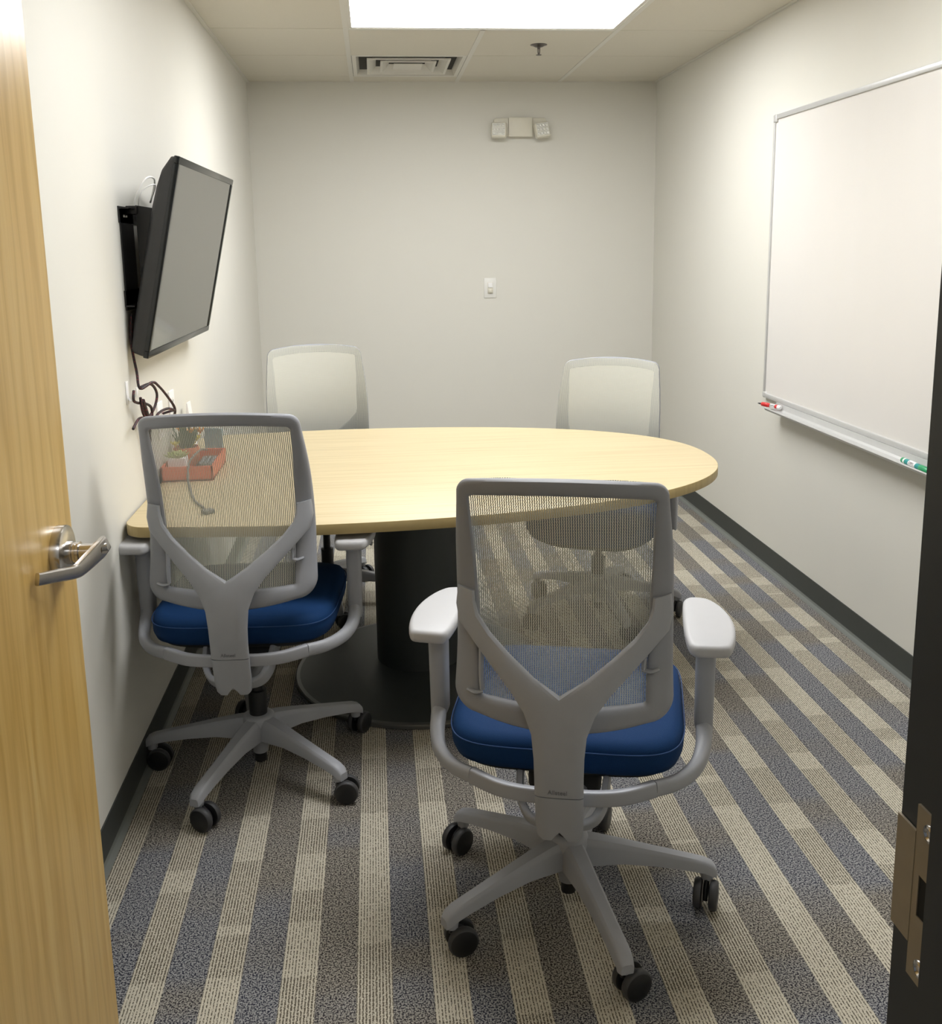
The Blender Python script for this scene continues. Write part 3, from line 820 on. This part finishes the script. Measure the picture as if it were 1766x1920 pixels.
    def sy(x, z): return smooth_lerp([.28, .34, .42, .50, .60, .70, .80], [-.246, -.262, -.280, -.287, -.280, -.255, -.238], z)+.054*(x/.2)**2
    bm = BM()
    def ystrip(inner, outer, thick=.017):
        rings = []
        for (xi, zi), (xo, zo) in zip(inner, outer):
            ring = []
            for side, yo in ((1, 0), (-1, 0)):
                pass
            # half section (mirror later): from centre/inner to outer, front then back
            L = [(0, 0), (.12, -1), (.5, -1.05), (.88, -1), (1, -.55), (1, .5), (.85, 1), (.5, 1), (.12, 1), (0, .3)]
            for t, d in L:
                x = xi+(xo-xi)*t; z = zi+(zo-zi)*t
                ring.append(Vector((x, sy(x, z)+d*thick/2, z)))
            rings.append(ring)
        return rings
    def strip(inner, outer, thick, mirror=True, body_from=6):
        # open section: for stations where xi == 0 use flat centre edge so both halves meet
        for s in ((1, -1) if mirror else (1,)):
            rings = []
            for idx, ((xi, zi), (xo, zo)) in enumerate(zip(inner, outer)):
                fl = idx >= body_from
                L = [(0, -1.0 if fl else -.45), (.10, -1), (.5, -1.04), (.86, -1), (1, -.5), (1, .5), (.86, 1), (.5, 1), (.10, 1), (0, 1.0 if fl else .45)]
                rings.append([Vector((s*(xi+(xo-xi)*t), sy(xi+(xo-xi)*t, zi+(zo-zi)*t)+d*thick/2, zi+(zo-zi)*t)) for t, d in L])
            loft(bm, rings)
    strip(inner, outer, .018)
    bmesh.ops.remove_doubles(bm, verts=bm.verts, dist=.0004)
    bmesh.ops.delete(bm, geom=[f for f in bm.faces if all(abs(v.co.x) < 2e-4 for v in f.verts)], context='FACES_ONLY')
    sp_ = mesh_obj('back_support', bm, 'grey', root, 45)
    M = Matrix.Translation((-.002, sy(0, .434)-.0096, .434)) @ Matrix.Rotation(PI/2, 4, 'X')
    text_obj('lettering', 'Allsteel', .0125, 'emboss', sp_, M, .0003)
    # lower half of the spine with a notch at the foot
    bm = BM()
    inner = [(0, .420), (0, .39), (0, .355), (0, .338), (.010, .326), (.016, .316)]
    outer = [(.0465, .420), (.046, .39), (.046, .355), (.045, .338), (.043, .324), (.036, .316)]
    strip(inner, outer, .018, body_from=0)
    tube(bm, [(0, -.255, .342), (0, -.20, .342), (0, -.10, .345), (0, -.02, .355)], [(.036, .012), (.040, .020), (.055, .030), (.05, .034)], n=14, sub=4, power=4)
    bmesh.ops.remove_doubles(bm, verts=bm.verts, dist=.0004)
    bmesh.ops.delete(bm, geom=[f for f in bm.faces if all(abs(v.co.x) < 2e-4 for v in f.verts)], context='FACES_ONLY')
    mesh_obj('spine_foot', bm, 'grey', root, 45)
    # U shaped tilt cradle
    bm = BM()
    tube(bm, [(-.090, .02, .410), (-.090, -.10, .405), (-.087, -.170, .392), (-.080, -.207, .360), (-.056, -.228, .336), (0, -.234, .330), (.056, -.228, .336), (.080, -.207, .360), (.087, -.170, .392), (.090, -.10, .405), (.090, .02, .410)],
         [(.007, .020), (.007, .022), (.007, .025), (.008, .027), (.008, .023), (.008, .020), (.008, .023), (.008, .027), (.007, .025), (.007, .022), (.007, .020)], n=16, sub=5, power=5, up=(0, 0, 1))
    mesh_obj('tilt_cradle', bm, 'grey', root, 50)
    bm = BM(); box(bm, (-.075, -.14, .345), (.075, .12, .405), bev=.012, seg=3); mesh_obj('mechanism', bm, 'navy', root)
    # arm yoke: light centre, dark bent ends
    yk = [(0, -.250, .404), (.06, -.250, .403), (.12, -.238, .404), (.180, -.206, .408)]
    yr = [(.008, .0155), (.008, .0155), (.009, .0160), (.010, .0165)]
    pts = [(-x, y, z) for x, y, z in reversed(yk[1:])]+yk; rads = list(reversed(yr[1:]))+yr
    bm = BM(); tube(bm, pts, rads, n=20, sub=6, power=5); mesh_obj('arm_yoke', bm, 'greylight', root, 40)
    for s in (-1, 1):
        bm = BM()
        tube(bm, [(s*.180, -.206, .408), (s*.225, -.172, .406), (s*.262, -.118, .408), (s*.280, -.062, .416), (s*.285, -.024, .436), (s*.285, -.004, .468), (s*.285, .002, .56)],
             [(.0102, .0165), (.0115, .0165), (.0140, .017), (.016, .017), (.017, .016), (.017, .016), (.017, .016)], n=16, sub=6, power=2.6)
        mesh_obj('arm_post', bm, 'grey', root, 40)
        bm = BM()
        rings = []
        for z, hx, hy_ in ((.430, .0180, .0235), (.434, .0190, .025), (.56, .0200, .027), (.60, .0205, .027), (.605, .0195, .0262), (.612, .0210, .028), (.640, .026, .034)):
            ring = []
            for k in range(20):
                a = 2*PI*k/20; c, q = math.cos(a), math.sin(a); e = 2/4
                ring.append(Vector((s*(.285+.0015*(z-.43)/.21)+hx*math.copysign(abs(c)**e, c), .002+hy_*math.copysign(abs(q)**e, q), z + (.012*c*s if z < .44 else 0)*-1)))
            rings.append(ring)
        loft(bm, rings); sl = mesh_obj('arm_sleeve', bm, 'grey', root, 40)
        bm = BM(); tube(bm, [(s*.305, .004, .630), (s*.325, .006, .628), (s*.338, .006, .622)], [(.013, .006), (.013, .006), (.010, .005)], n=10, sub=3, up=(0, 0, 1)); mesh_obj('arm_lever', bm, 'grey', sl)
        # pad
        po = [(.252, -.098), (.242, -.05), (.240, .03), (.242, .12), (.247, .165), (.262, .182), (.285, .183), (.305, .172), (.326, .135), (.341, .08), (.346, .02), (.341, -.04), (.330, -.085), (.318, -.098), (.285, -.101)]
        po = [(x, y) for x, y in po][::-1]
        cc = catmull([(x, y, 0) for x, y in po+[po[0]]], 3)[:-1]
        ol = [(v.x, v.y) for v in cc]
        if s < 0: ol = [(-x, y) for x, y in ol][::-1]
        ol = ol[::-1] if sum(ol[i-1][0]*ol[i][1]-ol[i][0]*ol[i-1][1] for i in range(len(ol))) < 0 else ol
        bm = BM(); prism(bm, ol, .636, .663, bev=.010, layers=4); mesh_obj('armrest', bm, 'pad', root, 60)
    # gas lift
    bm = BM(); lathe(bm, [(.0165, .022), (.0170, .03), (.0170, .10), (.025, .12), (.025, .22), (.0255, .235), (.015, .236), (.015, .36)], 24); mesh_obj('gas_lift', bm, 'black', root, 40)
    # star base
    bm = BM(); lathe(bm, [(.0185, .048), (.0215, .050), (.0225, .062), (.028, .082), (.042, .10), (.046, .150), (.043, .160), (.036, .165), (.028, .166)], 40); mesh_obj('base_hub', bm, 'grey', root, 40)
BASE_PH = 0
def star(root, phase, swivel):
    legs = []
    global LEGME, CASME, WHEELME
    for k in range(5):
        a = phase+k*2*PI/5
        if LEGME is None:
            bm = BM(); rings = []
            for r_, hw, zt, zb, hb in ((.022, .026, .160, .095, .030), (.06, .0235, .156, .098, .028), (.12, .020, .145, .102, .0245), (.20, .0175, .128, .096, .0215), (.270, .0165, .113, .086, .020), (.300, .0165, .106, .080, .0195), (.318, .0155, .098, .072, .018), (.327, .0120, .086, .066, .013)):
                hz_ = zt-zb
                sec = [(-hw*.62, zt), (hw*.62, zt), (hw*.86, zt-hz_*.10), (hw, zt-hz_*.25), (hb, zb+hz_*.06), (hb*.85, zb), (-hb*.85, zb), (-hb, zb+hz_*.06), (-hw, zt-hz_*.25), (-hw*.86, zt-hz_*.10)]
                rings.append([Vector((r_, y, z)) for y, z in sec])
            loft(bm, rings)
            tube(bm, [(.308, 0, .086), (.308, 0, .060)], [(.0165, .0165), (.0135, .0135)], n=16, sub=2)
            o = mesh_obj('leg', bm, 'grey', root, 32); LEGME = o.data
        else: o = link(bpy.data.objects.new('leg', LEGME), root)
        o.rotation_euler = (0, 0, a)
        c = Vector((.308*math.cos(a), .308*math.sin(a), 0))
        if CASME is None:
            bm = BM()
            # fork hood, trailing stem offset
            tube(bm, [(0, 0, .070), (0, 0, .052)], .0055, n=10, sub=1)
            tube(bm, [(.004, 0, .056), (-.012, 0, .050), (-.026, 0, .040), (-.036, 0, .026)], [(.006, .010), (.0065, .013), (.0065, .014), (.005, .008)], n=12, sub=4, up=(0, 0, 1))
            o = mesh_obj('caster', bm, 'wheel', root, 45); CASME = o.data
        else: o = link(bpy.data.objects.new('caster', CASME), root)
        o.location = c; o.rotation_euler = (0, 0, swivel[k])
        for s in (-1, 1):
            if WHEELME is None:
                bm = BM(); lathe(bm, [(.006, -.0095), (.026, -.0095), (.0310, -.0075), (.0325, -.004), (.0325, .003), (.0310, .0065), (.0295, .0080), (.0285, .0087), (.012, .0102), (.002, .0100)], 36)
                for f in bm.faces:
                    cm = f.calc_center_median(); rr_ = math.hypot(cm.x, cm.y)
                    if rr_ > .0287: f.material_index = 1
                wo = mesh_obj('wheel', bm, ['wheel', 'wheelrim'], o, 30); WHEELME = wo.data
            else: wo = link(bpy.data.objects.new('wheel', WHEELME), o)
            wo.location = (-.020, s*.0170, .0325); wo.rotation_euler = (-s*PI/2, 0, 0)
LEGME = CASME = WHEELME = None

CH = []
def rel(phase_world, th, sw_world):
    return phase_world-th, [a-th for a in sw_world]
D = math.radians
th1 = -.265
c1 = empty('office_chair', (1.081, -4.035, 0), th1)
tag(c1, 'grey mesh office chair with blue seat nearest the camera, turned away', 'chair', 'four mesh office chairs around the table')
chair_mesh_parts(c1)
# swivel = direction the fork points; wheels trail behind it
ph, sw = rel(D(-81), th1, [D(200), D(65), D(60), D(40), D(190)])
star(c1, ph, sw)
def copy_chair(loc, th, label, phase, swivel, dz=0):
    r = c1.copy(); COL.objects.link(r); r.location = loc; r.rotation_euler = (0, 0, th); r['label'] = label
    ph, sw = rel(phase, th, swivel)
    li = ci = 0
    for ch in list(c1.children):
        c = ch.copy(); COL.objects.link(c); c.parent = r
        nm = ch.name.split('.')[0]
        if nm == 'leg': c.rotation_euler = (0, 0, ph+li*2*PI/5); li += 1
        elif nm == 'caster':
            a = ph+ci*2*PI/5; c.location = (.308*math.cos(a), .308*math.sin(a), 0); c.rotation_euler = (0, 0, sw[ci]); ci += 1
        elif nm not in ('base_hub', 'gas_lift'): c.location.z += dz
        for g in ch.children:
            d = g.copy(); COL.objects.link(d); d.parent = c
    return r
copy_chair((.325, -3.365, 0), -.08, 'grey mesh office chair at the near left of the table, close to the left wall', D(-42), [D(175), D(240), D(60), D(175), D(150)], dz=.030)
copy_chair((.462, -2.07, 0), PI+.13, 'grey mesh office chair facing the camera at the far left behind the table', D(-8), [D(60), D(140), D(100), D(60), D(200)], dz=.006)
copy_chair((1.540, -2.335, 0), PI-.42, 'grey mesh office chair facing the camera at the far right behind the table', D(-12), [D(60), D(140), D(100), D(60), D(200)], dz=-.050)

# ------------------------------------------------------------------ things on the table
# orange tray against the wall
r = empty('desk_tray', (.085, -2.772, TZ)); tag(r, 'orange rectangular desk tray on the table against the left wall', 'tray')
bm = BM(); hx, hy_ = .080, .142; wt = .006; hh = .048
box(bm, (-hx, -hy_, 0), (hx, hy_, .006)); 
for lo, hi in (((-hx, -hy_, 0), (hx, -hy_+wt, hh)), ((-hx, hy_-wt, 0), (hx, hy_, hh)), ((-hx, -hy_, 0), (-hx+wt, hy_, hh)), ((hx-wt, -hy_, 0), (hx, hy_, hh))): box(bm, lo, hi, bev=.001, seg=1)
mesh_obj('tray_body', bm, 'orange', r)
# white pot with pale succulent
r = empty('succulent_pot', (.045, -2.835, TZ+.006)); tag(r, 'small white pot with pale green succulent in the orange tray', 'potted plant')
bm = BM(); prism(bm, [(-.026, -.026), (.026, -.026), (.026, .026), (-.026, .026)], 0, .058, bev=.003); mesh_obj('pot', bm, 'offwhite', r)
bm = BM()
for k in range(26):
    a = k*2.4; rr_ = .003+.026*math.sqrt(k/26); tilt = .2+1.0*k/26
    base = Vector((rr_*.5*math.cos(a), rr_*.5*math.sin(a), .056)); L_ = .020+.012*k/26
    tip = base+Vector((math.cos(a)*math.sin(tilt), math.sin(a)*math.sin(tilt), math.cos(tilt)))*L_
    tube(bm, [base, (base+tip)/2, tip], [(.004, .003), (.006, .004), (.001, .001)], n=7, sub=2)
mesh_obj('rosette_leaves', bm, 'leaf_pale', r)
# round orange planter with yellow flowers
r = empty('flower_planter', (.051, -2.715, TZ+.006)); tag(r, 'round orange planter with yellow flowers in the back of the tray', 'potted plant')
bm = BM(); lathe(bm, [(.028, 0), (.036, .010), (.042, .035), (.042, .060), (.040, .068), (.037, .068), (.036, .055)], 36); pt = mesh_obj('pot', bm, 'terracotta', r)
bm = BM(); lathe(bm, [(.036, .052), (.036, .058), (.002, .060)], 24); mesh_obj('soil', bm, 'soil', r)
bm = BM()
rng = random.Random(3)
for k in range(34):
    a = rng.uniform(0, 2*PI); t = rng.uniform(.1, .75); L_ = rng.uniform(.05, .10)
    b0 = Vector((.014*math.cos(a), .014*math.sin(a), .058)); d = Vector((math.cos(a)*math.sin(t)*.6, math.sin(a)*math.sin(t), math.cos(t)))
    tube(bm, [b0, b0+d*L_*.5, b0+d*L_], [(.0015, .001), (.007, .0012), (.001, .0006)], n=6, sub=3)
mesh_obj('foliage', bm, 'leaf_green', r)
for dx, dy, dz, mt in ((-.028, -.035, .075, 'petal'), (-.005, -.010, .095, 'petal'), (.034, .010, .085, 'petal'), (.042, .035, .105, 'petal_o'), (-.020, .030, .110, 'petal_o'), (.02, -.02, .115, 'petal_o')):
    bm = BM()
    for k in range(7):
        a = 2*PI*k/7; c0 = Vector((dx, dy, dz)); d = Vector((math.cos(a)*.7, math.sin(a)*.7, .75)).normalized()
        tube(bm, [c0, c0+d*.012, c0+d*.024], [(.002, .001), (.006, .0012), (.0012, .0006)], n=6, sub=2)
    tube(bm, [(dx*.3, dy*.3, .058), (dx, dy, dz)], .0012, n=5, sub=1)
    mesh_obj('flower', bm, mt, r)
# blue-grey card behind the planter
bm = BM(); M = Matrix.Translation((.118, -2.575, TZ)) @ Matrix.Rotation(-.25, 4, 'Z') @ Matrix.Rotation(-.08, 4, 'X'); box(bm, (-.035, -.004, 0), (.030, .004, .105), bev=.001, seg=1, M=M)
o = mesh_obj('sign_holder', bm, 'teal'); tag(o, 'blue-grey upright card standing behind the orange tray', 'card')
# white folded card
bm = BM(); prism(bm, [(-.020, 0), (.020, 0), (.002, .19), (-.002, .19)], -.030, .030)
for v in bm.verts: v.co = Vector((v.co.x+.026, v.co.z-2.50, v.co.y+TZ))
o = mesh_obj('tent_card', bm, 'offwhite'); tag(o, 'white folded paper card standing on the table against the wall', 'card')
# dark remote in the tray
r = empty('remote_control', (.1245, -2.742, TZ+.0065), 0); tag(r, 'black keypad device lying in the right side of the orange tray', 'remote control')
bm = BM(); box(bm, (-.030, -.075, 0), (.030, .075, .024), bev=.004); mesh_obj('body', bm, 'black', r)
bm = BM()
for i in range(3):
    for j in range(6): box(bm, (-.022+i*.016, -.062+j*.020, .0235), (-.012+i*.016, -.050+j*.020, .027), bev=.001, seg=1)
mesh_obj('keys', bm, 'grey', r)
# grey braided cable
r = empty('usb_cable', (0, 0, 0)); tag(r, 'grey braided cable curling from the orange tray onto the table', 'cable')
bm = BM(); tube(bm, [(.112, -2.67, TZ+.050), (.104, -2.75, TZ+.068), (.096, -2.84, TZ+.066), (.092, -2.905, TZ+.056), (.094, -2.945, TZ+.022), (.105, -2.99, TZ+.0045), (.127, -3.08, TZ+.004), (.155, -3.18, TZ+.004), (.195, -3.265, TZ+.004)], .0034, n=8); mesh_obj('cord', bm, 'cordgrey', r)
bm = BM(); M = Matrix.Translation((.212, -3.300, TZ+.0065)) @ Matrix.Rotation(-.85, 4, 'Z'); box(bm, (-.006, -.022, -.0055), (.022, .010, .0055), bev=.003, M=M); mesh_obj('plug', bm, 'cordgrey', r)
